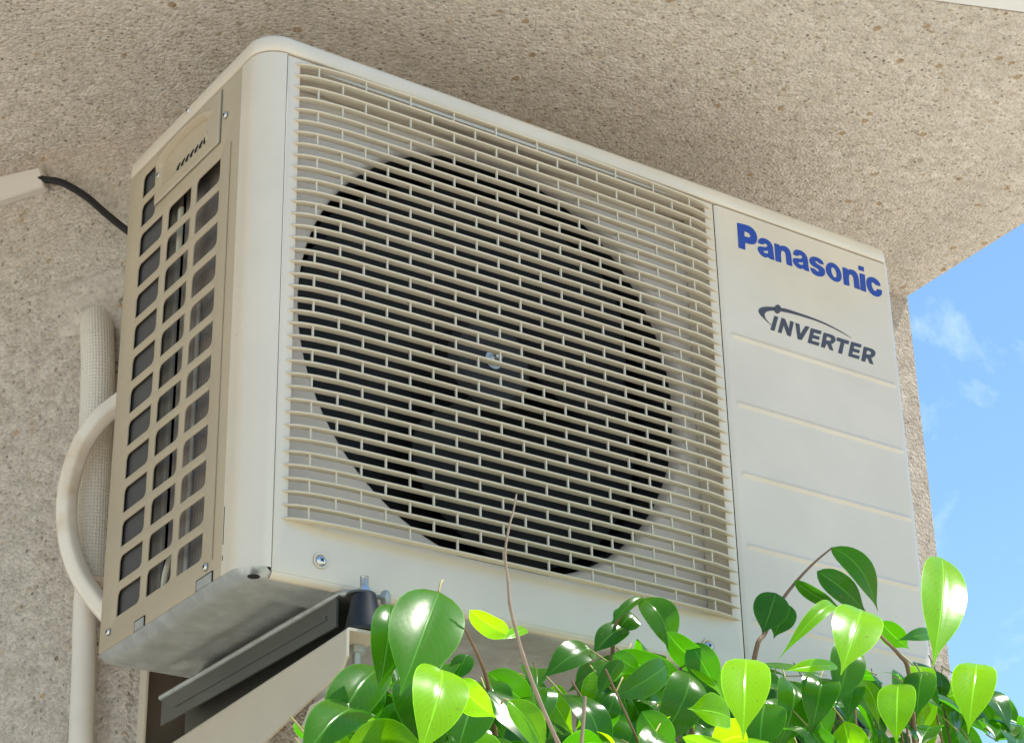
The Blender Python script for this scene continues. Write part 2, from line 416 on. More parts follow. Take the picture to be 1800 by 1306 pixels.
# raised ridge line on side near the corner
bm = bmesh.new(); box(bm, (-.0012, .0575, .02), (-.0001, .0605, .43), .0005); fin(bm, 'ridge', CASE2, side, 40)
bm = bmesh.new()
for z0, z1 in ((.012, .0165), (.0262, .060), ): box(bm, (-.0011, .0376, z0), (-.00085, .0384, z1))
fin(bm, 'seam', SEAMM, side, 0)
# tabs at the bottom
for y0, y1 in ((.0560, .0835), (.1855, .2035)):
    bm = bmesh.new(); box(bm, (-.0016, y0, -.0008), (.001, y1, .0080), .0003); fin(bm, 'base_tab', GALV, side, 0)
    bm = bmesh.new(); box(bm, (-.0011, y0-.0004, -.0004), (.001, y1+.0018, .0092)); fin(bm, 'tab_slot', HOLE, side, 0)
# handle plate with a scooped grip
bm = bmesh.new()
def gs(e0, e1, x): t = min(1, max(0, (x-e0)/(e1-e0))); return t*t*(3-2*t)
def pocket(y, z):
    # scoop: deep at upper side, ramp out at bottom
    cy, hy = .157, .052
    ey = abs(y-cy)/hy
    zt = .4880-.0065*ey**2
    lin = min(1, max(0, (z-.4530)/.0185))
    m = gs(1.0, .84, ey)*gs(zt, zt-.0050, z)*(.75*lin+.25*gs(0, 1, lin))
    return m*.0085
def ridge(y, z):
    ey = abs(y-.158)/.056
    return .0042*math.exp(-((z-(.4915-.007*ey**2))/.0028)**2)*gs(1.15, .85, ey)
def hp(u, v_):
    y = .0822+(.2195-.0822)*u; z = .4408+(.4985-.4408)*v_
    if y > .2055: pass
    d = pocket(y, z)-ridge(y, z)
    e = min(u, 1-u)*.137; e2 = min(v_, 1-v_)*.058
    lip = .0016*gs(0, .0018, min(e, e2))
    return Vector((-.0006-lip+d, y, z))
grid(bm, hp, 110, 60)
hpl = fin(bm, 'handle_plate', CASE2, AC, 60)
def cres(i, a, o=0):
    z = .4712-.0168*a; y = .1778-.0094*i-.0120*math.sin(min(1, a*1.45)*math.pi/2)+.0016*a*a+o
    return y, z
for nm, o, rr_, mm, dx, k7 in (('grip_slots', 0, .0021, HOLE, -.0029, 7), ('grip_ribs', .0050, .0024, CASE2, -.0020, 8)):
    bm = bmesh.new()
    for i in range(k7):
        pts = []
        for t in range(10):
            y, z = cres(i, t/9, o); pts.append((pocket(y, z)+dx, y, z))
        tube(bm, pts, lambda t: rr_*(.35+.65*math.sin(math.pi*min(.93, t*.9+.05))), 10, smooth=3)
    fin(bm, nm, mm, hpl, 60)
bm = bmesh.new()
for a, b in (((-.0012, .0800, .4400), (-.0009, .0822, .4985)), ((-.0012, .0800, .4396), (-.0009, .2195, .4408))): box(bm, a, b)
fin(bm, 'plate_groove', GREYP, hpl, 0)

# top cover: rounded rectangle in plan, rolled edge
def plan(x, y, r, n=8, off=0):
    o = []
    x0, y0, x1, y1 = -off, -off, W+off, D+off
    rr = (RC, .016, .006, .006)
    for (cx, cy, sx, sy, a0), q in zip(((x0, y0, 1, 1, 180), (x1, y0, -1, 1, 270), (x1, y1, -1, -1, 0), (x0, y1, 1, -1, 90)), rr):
        q = max(q+off, .001)
        for i in range(n+1):
            a = R(a0+90*i/n); o.append((cx+sx*q+q*math.cos(a), cy+sy*q+q*math.sin(a)))
    return o
bm = bmesh.new(); rings = []
for z, off in ((HS+.0006, -.004), (HS+.0004, .0012), (HS+.0010, .0018), (H-.0065, .0018), (H-.0045, .0012), (H-.0020, -.0010), (H-.0006, -.0035), (H, -.008)):
    rings.append([bm.verts.new((a, b, z)) for a, b in plan(0, 0, 0, off=off)])
for a, b in zip(rings, rings[1:]):
    n = len(a)
    for i in range(n): bm.faces.new([a[i], a[(i+1) % n], b[(i+1) % n], b[i]])
bm.faces.new(rings[-1]); bm.faces.new(rings[0][::-1])
fin(bm, 'top_cover', CASE, AC, 50)
# dark lining just inside the gaps
bm = bmesh.new()
box(bm, (.0232, .0020, .004), (.0262, .03, HS)); box(bm, (X2-.003, .0030, .002), (X2+.003, .02, HS))
box(bm, (.026, .003, HS-.006), (W-.012, .012, HS+.0008)); box(bm, (.0025, .030, HS-.004), (.006, D-.01, HS+.0008))
fin(bm, 'gap_lining', SEAMM, AC, 0)

# fan-side front panel with opening
OX0, OX1, OZ0, OZ1 = .0385, .5165, .0455, .4935
fp = sheet('front_panel', [rrect(X1+.0004, -.0035, X2-.0009, HS-.0012), rrect(OX0, OZ0, OX1, OZ1, (.002,)*4, 3)], FRONT(0), .0025, CASE, AC, .0007)
bm = bmesh.new()   # rolled lower edge and inner lips of the opening
def roll(u, v_):
    x = X1+.0006+(X2-X1-.0015)*u; a = R(100*v_); r = .0055
    return Vector((x, r+.0002-r*math.cos(a), -.0035-r*math.sin(a)))
grid(bm, roll, 1, 6)
for a, b in (((OX0-.0015, .0026, OZ0), (OX0, .0345, OZ1)), ((OX1, .0026, OZ0), (OX1+.0015, .0345, OZ1)), ((OX0, .0026, OZ0-.0015), (OX1, .0345, OZ0)), ((OX0, .0026, OZ1), (OX1, .0345, OZ1+.0015))): box(bm, a, b)
fin(bm, 'panel_lip', CASE, fp, 40)

# grille: 37 bowed slats tied by staggered struts
def bow(x):
    pts = [(.0320, 0), (.0360, .0028), (.0427, .0060), (.0567, .0092), (.083, .0117), (.15, .0128), (.25, .0132), (.35, .0128), (.44, .0112), (.4936, .0090), (.509, .0066), (.5190, .0035), (.5268, 0)]
    for (a, p), (b, q) in zip(pts, pts[1:]):
        if x <= b: return p+(q-p)*max(0, (x-a)/(b-a))
    return 0
NS, Z0, DZ = 38, .0440, .01215
def bowst(): return [.0320+(.5268-.0320)*(.5-.5*math.cos(math.pi*i/60))*1 for i in range(61)]
bm = bmesh.new(); XS = bowst()
for r in range(NS):
    z = Z0+r*DZ; cols = []
    deep = .012
    for x in XS:
        y = -bow(x); e = min(1, bow(x)/.004); h = .0011*(.25+.75*e); yb = y+.0084 if OX0+.001 < x < OX1-.001 else .0006
        prof = [(yb, -h*.55), (y+.0022, -h), (y+.0006, -h*.75), (y, 0), (y+.0006, h*.75), (y+.0022, h), (yb, h*.55)]
        cols.append([bm.verts.new((x, py-.0002, z+pz)) for py, pz in prof])
    for a, b in zip(cols, cols[1:]):
        for i in range(6): bm.faces.new([a[i], b[i], b[i+1], a[i+1]])
        bm.faces.new([a[6], b[6], b[0], a[0]])
    bm.faces.new(cols[0]); bm.faces.new(cols[-1][::-1])
for r in range(NS-1):
    z = Z0+r*DZ
    o = 0 if r % 2 == 0 else .0242
    x = .0545+o
    while x < .512:
        y = -bow(x)+.0012
        box(bm, (x-.0007, y+.0004, z+.0002), (x+.0007, y+.0024, z+DZ-.0002)); x += .0484
gr = fin(bm, 'grille', GRIL, AC, 40)
# fan orifice plate + bell mouth, fan, chamber
FC = (.2830, .277); FRD = .2185
FLR = .2245
circ = [(FC[0]+FLR*math.cos(2*math.pi*i/96), FC[1]+FLR*math.sin(2*math.pi*i/96)) for i in range(96)]
orf = sheet('fan_shroud', [rrect(.028, .004, .5275, .4995), circ], FRONT(.036), .003, ORIF, AC, 0)
bm = bmesh.new()
lathe(bm, [(FLR+.001, -.0002)]+[(FRD-.0015+(FLR-FRD+.0015)*(1-math.sin(R(q))), .014*(1-math.cos(R(q)))) for q in range(0, 91, 10)]+[(FRD-.0015, .016)], (FC[0], .0362, FC[1]), (0, 1, 0), 96, False)
fin(bm, 'bell_mouth', ORIF, orf, 60)
bm = bmesh.new(); lathe(bm, [(FRD-.0015, 0), (FRD-.0015, .05)], (FC[0], .0524, FC[1]), (0, 1, 0), 96, False); fin(bm, 'fan_ring', BLACK, orf, 60)
bm = bmesh.new()
box(bm, (.026, .262, .004), (.53, .266, HS-.003)); box(bm, (.528, .038, .004), (.532, .262, HS-.003))
box(bm, (.0262, .04, .006), (.53, .262, .009)); box(bm, (.03, .04, HS-.006), (.53, .262, HS-.0035)); box(bm, (.033, .0385, .009), (.036, .262, HS-.006))
fin(bm, 'inner_lining', BLACK, AC, 0)
fan = None
bm = bmesh.new(); FY = .085
lathe(bm, [(.012, -.034), (.040, -.033), (.047, -.026), (.050, .03)], (FC[0], FY, FC[1]), (0, 1, 0), 48)
fan = fin(bm, 'fan', FANM, AC, 40)
for kb in range(3):
    bm = bmesh.new()
    def bl(u, v_, kb=kb):
        r = .046+(.205-.046)*u
        a0 = R(120*kb+55); sw = R(34+42*math.sin(math.pi*(.15+.7*u)))
        a = a0+sw*(v_*2-1)+R(38)*u*u
        y = FY+.026*(v_*2-1)*(1-.25*u)+.006*math.sin(math.pi*v_)
        return Vector((FC[0]+r*math.cos(a), y, FC[1]+r*math.sin(a)))
    grid(bm, bl, 14, 14); bmesh.ops.solidify(bm, geom=bm.faces[:], thickness=.002)
    fin(bm, 'fan_blade', FANM, fan, 60)
bm = bmesh.new()
lathe(bm, [(.0065, 0), (.0065, .004), (.0042, .005), (.0042, .010), (.003, .011)], (FC[0], FY-.034, FC[1]), (0, -1, 0), 6)
lathe(bm, [(.0095, 0), (.0095, .0015)], (FC[0], FY-.033, FC[1]), (0, -1, 0), 24)
fin(bm, 'fan_nut', STEEL, fan, 30)

# things seen through the side openings
bm = bmesh.new(); box(bm, (.014, .060, .008), (.018, .1780, HS-.004)); coil = fin(bm, 'condenser_coil', FIN, AC, 0)
bm = bmesh.new(); box(bm, (.012, .1860, .008), (.015, .216, HS-.004)); fin(bm, 'coil_end_plate', GREYP, AC, 0)
bm = bmesh.new(); box(bm, (.0042, .2052, .006), (.007, .2790, HS-.004)); fin(bm, 'rear_screen', DGREY, AC, 0)
bm = bmesh.new(); box(bm, (.009, .178, .375), (.0125, .186, .424), .001); fin(bm, 'foam_strip', FOAM, coil, 0)
bm = bmesh.new()
tube(bm, [(.012, .177, .03), (.010, .170, .045), (.013, .163, .07)], .003, 8); fin(bm, 'coil_tube', FOAM, coil)
bm = bmesh.new(); box(bm, (.0125, .133, .012), (.0138, .1395, .30)); fin(bm, 'coil_side_strip', GALV, coil, 0)

# right-hand front panel with pressed ribs
bm = bmesh.new()
ribs = [.3513, .2750, .1984, .1225, .0460]
zs = set([-.0035, HS-.0012, -.0015])
for z0 in ribs:
    for d in (-.008, -.0060, -.0045, -.0034, -.0022, -.0008, .0005, .0016, .003, .005): zs.add(z0+d)
for i in range(30): zs.add(-.0035+(HS+.002)*i/30)
zs = sorted(zs); zz = [zs[0]]
for z in zs[1:]:
    if z-zz[-1] > .0005: zz.append(z)
xs = [X2+.0009, X2+.0020, X2+.004]+[X2+.006+.0012*i for i in range(10)]+[.56, .60, .64, .68, .72, .745]+[.757+.0012*i for i in range(11)]
RR = .010
def rib(x, z):
    d = 0
    for z0 in ribs:
        t = z-z0
        if -.0085 < t < .0055:
            prof = -.0019*gs(.0022, .0011, t)*gs(-.0036, .0006, t)
            d += prof*gs(.5395, .5435, x)*gs(.7695, .7650, x)
    return d
prof = [(x, None) for x in xs]
cols = []
for x in xs:
    e = (x-X2)/.006
    edge = .0016*(1-gs(0, 1, e))
    cols.append([bm.verts.new((x, rib(x, z)+edge-.0004, z)) for z in zz])
for i in range(1, 9):
    a = R(90*i/8); cols.append([bm.verts.new((W-RR+RR*math.sin(a), RR-RR*math.cos(a)-.0004, z)) for z in zz])
cols.append([bm.verts.new((W, .03, z)) for z in zz])
for a, b in zip(cols, cols[1:]):
    for i in range(len(zz)-1): bm.faces.new([a[i], b[i], b[i+1], a[i+1]])
rp = fin(bm, 'service_panel', CASE, AC, 60)
bm = bmesh.new()
def roll2(u, v_):
    x = X2+.0010+(W-.010-X2-.0010)*u; a = R(100*v_); r = .0055
    return Vector((x, r-.0004-r*math.cos(a), -.0035-r*math.sin(a)))
grid(bm, roll2, 1, 6); fin(bm, 'panel_lip', CASE, rp, 40)
bm = bmesh.new()   # backing core of compressor side, right side and back panels
box(bm, (.534, .004, .001), (W-.003, .26, HS-.004)); fin(bm, 'inner_core', BLACK, AC, 0)
bm = bmesh.new(); box(bm, (W-.002, .0305, 0), (W, D, HS-.0012), .0005); fin(bm, 'right_panel', CASE, AC, 40)
bm = bmesh.new(); box(bm, (.0025, D-.0025, 0), (W-.0025, D, HS-.0012), .0005); fin(bm, 'back_panel', CASE, AC, 40)

# base pan with pressed channel
bm = bmesh.new()
def pan(u, v_):
    x = -.0007+(W+.0002)*u; y0 = -.0007 if x < .0250 else .0010; y = y0+(D-.0005-y0)*v_
    if x < RC and y < RC:
        dd = math.hypot(RC-x, RC-y)
        if dd > RC+.0007: x = RC-(RC-x)*(RC+.0007)/dd; y = RC-(RC-y)*(RC+.0007)/dd
    e = min(x, W-x, D-y, .03+y if x > .03 else y)
    e = min(e+.0007, RC+.0007-math.hypot(max(0, RC-x), max(0, RC-y)))
    z = -.0010-.0095*math.sqrt(max(0, 1-(1-min(1, max(0, e)/.018))**2))
    e2 = min(x-.05, W-.05-x, y-.045, D-.03-y)
    z += .007*gs(0, .020, e2)
    e3 = min(x-.13, .30-x, y-.06, D-.06-y); z += .006*gs(0, .008, e3)
    return Vector((x, y, z))
grid(bm, pan, 150, 60)
base = fin(bm, 'base_pan', GALV, AC, 60)
bm = bmesh.new(); c0 = at(446, 1010.5, 2, -.0095)
lathe(bm, [(.0052, 0), (.0052, .0006)], (c0.x, c0.y, -.0110), (0, 0, 1), 20); fin(bm, 'drain_hole', HOLE, base, 30)

# screws
def screw(c, n, r=.0045, parent=AC, dimple=False):
    n = Vector(n); c = Vector(c)
    bm = bmesh.new()
    lathe(bm, [(r, 0), (r*.95, r*.18), (r*.7, r*.38), (r*.2, r*.46)], c, n, 20)
    s = fin(bm, 'screw', STEEL, parent, 40)
    bm = bmesh.new(); u = n.orthogonal().normalized(); v_ = n.cross(u)
    for a, b in ((u, v_), (v_, u)):
        vs = box(bm, (-1, -1, -1), (1, 1, 1))
        for q in vs: q.co = c+n*(r*.44+q.co.z*r*.08)+a*(q.co.x*r*.42)+b*(q.co.y*r*.10)
    fin(bm, 'screw_slot', HOLE, s, 0)
    if dimple:
        bm = bmesh.new(); lathe(bm, [(r*1.5, .0001), (r*1.42, .0009), (r*1.22, .0009), (r*1.05, .0001)], c, n, 28, False); fin(bm, 'screw_washer', CASE, s, 60)
screw((.0705, -.0008, .0137), (0, -1, 0), .0048, fp, True); screw((.4840, -.0008, .0113), (0, -1, 0), .0048, fp, True)
for y, z in ((.1526, .5145), (.0707, .4644), (.2122, .4722), (.0686, .0163), (.261, .0161)): screw((-.0014, y, z), (-1, 0, 0), .0036, side)

# ------------------------------------------------------------------ lettering (real glyph outlines, laid on the panel)
def px(orig, s, pts): 
    o = []
    for a, b in pts:
        p = at(orig[0]+a/s, orig[1]+b/s, 1, 0); o.append((p.x, p.z))
    return o
def soften(lp, n=2, lim=50):
    for _ in range(n):
        o = []; N = len(lp)
        for i in range(N):
            a, b, c_ = Vector(lp[i-1]), Vector(lp[i]), Vector(lp[(i+1) % N])
            ang = math.degrees((b-a).angle(c_-b)) if (b-a).length > 1e-7 and (c_-b).length > 1e-7 else 0
            if ang > lim: o.append(tuple(b))
            else: o += [tuple(b*.75+a*.25), tuple(b*.75+c_*.25)]
        lp = o
    return lp
def shift(lp, a, b): return [(p[0]-a[0]+b[0], p[1]-a[1]+b[1]) for p in lp]
ZA = ((1280, 380), 12); ZB = ((1410, 420), 10.88); ZCc = ((1320, 520), 7.5)
LP = px(*ZA, [(178, 148), (300, 175), (400, 203), (470, 238), (530, 290), (575, 355), (600, 430), (603, 510), (585, 565), (550, 598), (490, 605), (420, 590), (352, 568), (350, 718), (213, 672)])
LPh = px(*ZA, [(333, 328), (390, 345), (435, 375), (462, 420), (455, 450), (430, 460), (385, 447), (335, 432)])
La = px(*ZA, [(968, 938), (870, 908), (850, 885), (825, 868), (790, 885), (725, 858), (665, 805), (625, 740), (612, 690), (625, 655), (665, 645), (720, 655), (775, 665), (805, 655), (820, 635), (812, 605), (785, 588), (755, 582), (738, 608), (680, 597), (622, 570), (628, 520), (655, 480), (700, 468), (770, 480), (845, 520), (900, 580), (932, 650), (945, 740), (950, 820)])
Lah = px(*ZA, [(733, 735), (780, 745), (832, 735), (838, 785), (805, 797), (765, 785), (738, 765)])
Ln = px(*ZA, [(965, 580), (1068, 612), (1080, 640), (1125, 628), (1190, 640), (1250, 675), (1295, 735), (1318, 810), (1325, 880), (1345, 1065), (1225, 1025), (1212, 870), (1203, 800), (1180, 755), (1145, 735), (1115, 745), (1105, 790), (1105, 860), (1115, 985), (993, 952)])
Ls = px(*ZB, [(405, 500), (392, 445), (350, 400), (290, 365), (220, 345), (160, 352), (130, 392), (135, 450), (170, 505), (220, 540), (275, 568), (310, 597), (318, 620), (300, 632), (268, 618), (238, 580), (150, 553), (160, 610), (195, 665), (250, 702), (320, 727), (390, 725), (425, 690), (435, 640), (420, 590), (380, 545), (320, 508), (265, 475), (242, 448), (250, 428), (285, 440), (322, 480)])
Lo = px(*ZB, [(440, 560), (470, 482), (530, 455), (600, 472), (670, 528), (722, 608), (748, 700), (745, 780), (702, 830), (632, 828), (560, 785), (492, 710), (452, 635)])
Loh = px(*ZB, [(550, 560), (580, 550), (620, 582), (645, 640), (655, 710), (640, 745), (602, 740), (565, 685), (547, 612)])
Li = px(*ZB, [(1090, 662), (1190, 690), (1217, 1022), (1112, 985)]); Lid = px(*ZB, [(1065, 518), (1168, 545), (1175, 630), (1073, 597)])
Lc = px(*ZB, [(1492, 912), (1478, 850), (1430, 790), (1362, 745), (1292, 730), (1238, 755), (1218, 820), (1228, 900), (1262, 990), (1320, 1062), (1390, 1105), (1460, 1112), (1505, 1085), (1522, 1030), (1512, 985), (1422, 965), (1418, 998), (1388, 1008), (1350, 975), (1328, 920), (1315, 862), (1332, 832), (1370, 850), (1402, 888)])
def top(lp): return max(p[1] for p in lp)
an = px(*ZA, [(968, 938)])[0]; an2 = px(*ZA, [(1702, 1178)])[0]
nn1 = px(*ZA, [(965, 580)])[0]; nn2 = px(*ZB, [(762, 545)])[0]
# the word sits on one straight base line
words = [(LP, LPh), (La, Lah), (Ln,), (shift(La, an, an2), shift(Lah, an, an2)), (Ls,), (Lo, Loh), (shift(Ln, nn1, nn2),), (Li,), (Lid,), (Lc,)]
lets = []
for wd in words: lets += [soften(l) for l in wd]
brand = sheet('brand_lettering', lets, FRONT(-.0009), .0004, BLUE, rp)
# faint transparent decal edge omitted; INVERTER mark
I_ = px(*ZCc, [(305, 268), (354, 284), (305, 466), (253, 450)])
N_ = px(*ZCc, [(400, 293), (446, 312), (494, 440), (514, 333), (560, 350), (518, 540), (474, 522), (427, 392), (396, 498), (350, 482)])
V_ = px(*ZCc, [(582, 360), (634, 378), (645, 510), (715, 400), (767, 416), (664, 587), (612, 574)])
E_ = px(*ZCc, [(786, 430), (926, 470), (914, 512), (824, 486), (816, 520), (902, 545), (892, 585), (805, 560), (797, 595), (898, 622), (886, 664), (744, 620)])
R_ = px(*ZCc, [(955, 488), (1050, 514), (1092, 535), (1112, 568), (1105, 608), (1075, 634), (1052, 640), (1082, 727), (1034, 713), (1002, 642), (984, 640), (968, 692), (918, 677)])
Rh = px(*ZCc, [(996, 540), (1036, 551), (1054, 568), (1048, 592), (1028, 600), (984, 588)])
T_ = px(*ZCc, [(1132, 550), (1290, 600), (1281, 642), (1226, 627), (1195, 770), (1144, 755), (1180, 612), (1122, 594)])
e1, e2 = px(*ZCc, [(786, 430), (1317, 608)]); r1, r2 = px(*ZCc, [(955, 488), (1484, 672)])
sw = px(*ZCc, [(262, 385), (215, 350), (150, 290), (105, 235), (92, 195), (118, 160), (180, 148), (280, 150), (370, 158), (480, 180), (620, 228), (800, 290), (950, 350), (1100, 425), (1230, 500), (1320, 562), (1200, 492), (1050, 415), (900, 350), (750, 300), (600, 255), (480, 225), (385, 208), (300, 198), (225, 203), (182, 225), (170, 260), (190, 310), (228, 352), (258, 392)])
ball = px(*ZCc, [(345+44*math.cos(a*math.pi/8)*.95, 180+58*math.sin(a*math.pi/8)) for a in range(16)])
lets = [I_, N_, V_, E_, soften(R_, 2, 60), soften(Rh), T_, shift(E_, e1, e2), soften(shift(R_, r1, r2), 2, 60), soften(shift(Rh, r1, r2))]
inv = sheet('inverter_lettering', lets, FRONT(-.0009), .0004, INK, rp)
sheet('swoosh', [soften(sw, 2, 100)], FRONT(-.0009), .0004, INK, inv)
sheet('swoosh_ball', [ball], FRONT(-.0012), .0004, INK, inv)

# mounting feet of the unit
def foot(xc, name='mounting_foot'):
    bm = bmesh.new()
    x0, x1 = xc-.0135, xc+.0135
    # web + rolled rim on each side, floor
    box(bm, (x0, .002, -.040), (x0+.002, .330, -.013)); box(bm, (x1-.002, .002, -.044), (x1, .330, -.013))
    box(bm, (x0, .018, -.030), (x0-.0012, .30, -.026))
    bmr = bmesh.new()
    tube(bmr, [(x0, .332, -.0125), (x0, .2, -.0125), (x0, .05, -.0125), (x0+.0005, .012, -.0122), (x0+.004, -.003, -.0122), (x0+.009, -.014, -.0135), (xc, -.0185, -.0150)], .0027, 10)
    tube(bmr, [(x1, .332, -.0125), (x1, .2, -.0125), (x1, .05, -.0125), (x1+.001, .0, -.0122), (x1+.004, -.008, -.0118), (x1+.010, -.018, -.0135)], .0022, 10)
    box(bm, (x0, -.002, -.0150), (x1, .330, -.0132), .0004)
    lathe(bm, [(.0125, 0), (.0125, .0018)], (xc, -.0150, -.0165), (0, 0, 1), 24)
    f = fin(bm, name, FOOTM, AC, 40)
    fin(bmr, 'rolled_rim', GALV, f, 40)
    bm = bmesh.new(); lathe(bm, [(.0058, 0), (.0066, .0025), (.0062, .005), (.004, .006)], (x1+.009, -.012, -.0125), (.6, -.7, -.1), 14); fin(bm, 'foot_hook', GALV, f, 40)
foot(.1010); foot(.6450)

# rubber anti-vibration mounts
def mount(xc, label):
    e = empty('rubber_mount', label, 'rubber mount', (xc, -.020, -.050), 'rubber mounts under the unit')
    bm = bmesh.new()
    lathe(bm, [(.0152, 0), (.0157, .002), (.0155, .004), (.0108, .0300), (.0100, .0328), (.0085, .0338)], (xc, -.020, -.0505), (0, 0, 1), 32)
    fin(bm, 'rubber_cone', RUB, e, 40)
    bm = bmesh.new(); lathe(bm, [(.0034, -.006), (.0034, .0125), (.0026, .0135)], (xc, -.020, -.0155), (0, 0, 1), 20)
    for i in range(7): lathe(bm, [(.0033, .0004), (.0037, .0009), (.0033, .0014)], (xc, -.020, -.0105+i*.0014), (0, 0, 1), 20, False)
    fin(bm, 'bolt', STEEL, e, 40)
    bm = bmesh.new(); lathe(bm, [(.0068, 0), (.0068, .0005), (.0060, .0030), (.0040, .0036)], (xc, -.020, -.0145), (0, 0, 1), 6)
    lathe(bm, [(.0072, 0), (.0072, .0008)], (xc, -.020, -.0155), (0, 0, 1), 24); fin(bm, 'nut', STEEL, e, 30)
    return e
mount(.1010, 'black rubber cone with bolt under the near lower corner of the unit')
mount(.6450, 'black rubber cone with bolt hidden in the leaves under the far end of the unit')

# wall brackets: arm + upright channel
RA = R(3.7); da = Vector((math.sin(RA), math.cos(RA), 0)); na = Vector((math.cos(RA), -math.sin(RA), 0))
def bracket(o, Lm, label):
    o = Vector(o)                                     # front, left, top corner of the arm
    e = empty('wall_bracket', label, 'bracket', (o.x+.03, o.y+.40, -.3), 'steel wall brackets carrying the unit')
    def pt(l, s, z): p = o+da*l+na*s; return Vector((p.x, p.y, o.z+z))
    bm = bmesh.new(); th = .0025
    # web: profile in (l, z)
    pr = []
    for i in range(7): a = R(90+90*i/6); pr.append((.006+.006*math.cos(a), -.006+.006*math.sin(a)))   # not rolled: small nose radius at top
    prof = [(0, -.003)]+[(0, -.024)]+[(.003+.014*(1-math.cos(R(q))), -.024-.010*math.sin(R(q))) for q in (20, 45, 70)]+[(.026, -.0362), (Lm, -.0362-.055*(Lm/.4)), (Lm, -.003)]
    a_ = [bm.verts.new(pt(l, 0, z)) for l, z in prof]; b_ = [bm.verts.new(pt(l, th, z)) for l, z in prof]
    n = len(prof)
    bm.faces.new(a_); bm.faces.new(b_[::-1])
    for i in range(n): bm.faces.new([a_[i], a_[(i+1) % n], b_[(i+1) % n], b_[i]])
    # rounded shoulder + top flange
    sec = [(0, -.003), (.0003, -.0016), (.0010, -.0007), (.0022, 0), (.034, 0), (.034, -.0024), (.0030, -.0024), (th, -.003)]
    A = [bm.verts.new(pt(0, s, z)) for s, z in sec]; B = [bm.verts.new(pt(Lm, s, z)) for s, z in sec]
    n = len(sec)
    for i in range(n): bm.faces.new([A[i], A[(i+1) % n], B[(i+1) % n], B[i]])
    bm.faces.new(A); bm.faces.new(B[::-1])
    fin(bm, 'arm', BRK, e, 40)
    # brace below
    bm = bmesh.new()
    q = [pt(.05, .004, -.045), pt(.075, .004, -.045), pt(Lm, .004, -.38), pt(Lm, .004, -.42)]
    for d in (0, .0025):
        pass
    v1 = [bm.verts.new(p) for p in q]; v2 = [bm.verts.new(p+na*.0025) for p in q]; v3 = [bm.verts.new(p+na*.030) for p in q[:1]+q[3:]]
    bm.faces.new(v1); bm.faces.new(v2[::-1])
    for i in range(4): bm.faces.new([v1[i], v1[(i+1) % 4], v2[(i+1) % 4], v2[i]])
    bm.faces.new([v2[0], v3[0], v3[1], v2[3]])
    fin(bm, 'brace', BRK, e, 0)
    # bolt and nut under the front of arm
    bm = bmesh.new(); c = pt(.034, .026, -.0024)
    lathe(bm, [(.0075, 0), (.0075, .006), (.0040, .0065), (.0040, .016)], c, (0, 0, -1), 6); fin(bm, 'bolt', GALV, e, 30)
    # upright channel on the wall
    bm = bmesh.new(); b0 = pt(Lm-.012, -.006, 0)
    def ub(s0, s1, l0, l1, z0, z1):
        vs = box(bm, (s0, l0, z0), (s1, l1, z1), .0006)
        for q_ in vs:
            s, l, z = q_.co; p = o+da*l+na*s; q_.co = Vector((p.x, p.y, z))
    ub(-.014, -.0115, Lm-.020, Lm-.001, -.60, .14)
    ub(.036, .0385, Lm-.020, Lm-.001, -.60, .14)
    up_ = fin(bm, 'upright_channel', BRK, e, 30)
    bm = bmesh.new(); ub(-.0115, .036, Lm-.004, Lm-.002, -.60, .14); fin(bm, 'channel_back', DARKB, up_, 0)  # back coloured dark to stand for the shade between the flanges
    return e
bracket((.0792, -.030, -.0512), .425, 'beige steel bracket arm under the left end of the unit')
bracket((.6250, -.030, -.0512), .340, 'beige steel bracket arm behind the leaves under the right end of the unit')

# ------------------------------------------------------------------ pipes on the left wall
def wl(x, y, off=0):                                  # photo pixel -> point off the left wall face
    d = ray(x, y); p0 = A0+nB*off; t = (p0-CP).dot(nB)/d.dot(nB); return CP+d*t
def wr(p, pxw): return pxw/2*((p-CP).dot(fw))/FPX
sl_ = [wl(172, 560, -.03), wl(170, 572, .006), wl(171, 600, .020), wl(172, 640, .024), wl(171, 700, .024), wl(167, 800, .024), wl(163, 900, .024), wl(158, 1022, .024)]
rS = wr(sl_[4], 60)
bm = bmesh.new(); tube(bm, sl_, rS, 32)
pipe = empty('insulated_pipe', 'taped white pipe bundle running down the stucco wall on the left', 'pipe', tuple(sl_[-1]))
fin(bm, 'tape_wrap', TAPE, pipe, 60)
bm = bmesh.new(); lo_ = [wl(156, 1005, .022), wl(150, 1060, .022), wl(147, 1180, .022), wl(142, 1320, .022), wl(135, 1700, .022)]
tube(bm, lo_, wr(lo_[1], 42), 28); tube(bm, [lo_[-1]+Vector((0, 0, .01)), Vector((lo_[-1].x, lo_[-1].y, ZG))], wr(lo_[1], 42), 28, smooth=0); fin(bm, 'smooth_pipe', PIPE, pipe, 60)
bm = bmesh.new()
hp_ = [wl(250, 680, .05), wl(205, 712, .055), wl(175, 738, .06), wl(145, 780, .062), wl(125, 835, .062), wl(117, 890, .062), wl(121, 950, .060), wl(138, 1005, .055), wl(165, 1048, .05), wl(200, 1088, .045), wl(240, 1120, .04)]
tube(bm, hp_, wr(hp_[4], 37), 24)
hose = fin(bm, 'drain_hose', HOSE, None, 60); tag(hose, 'ribbed beige hose looping out from behind the unit over the taped pipe', 'hose')
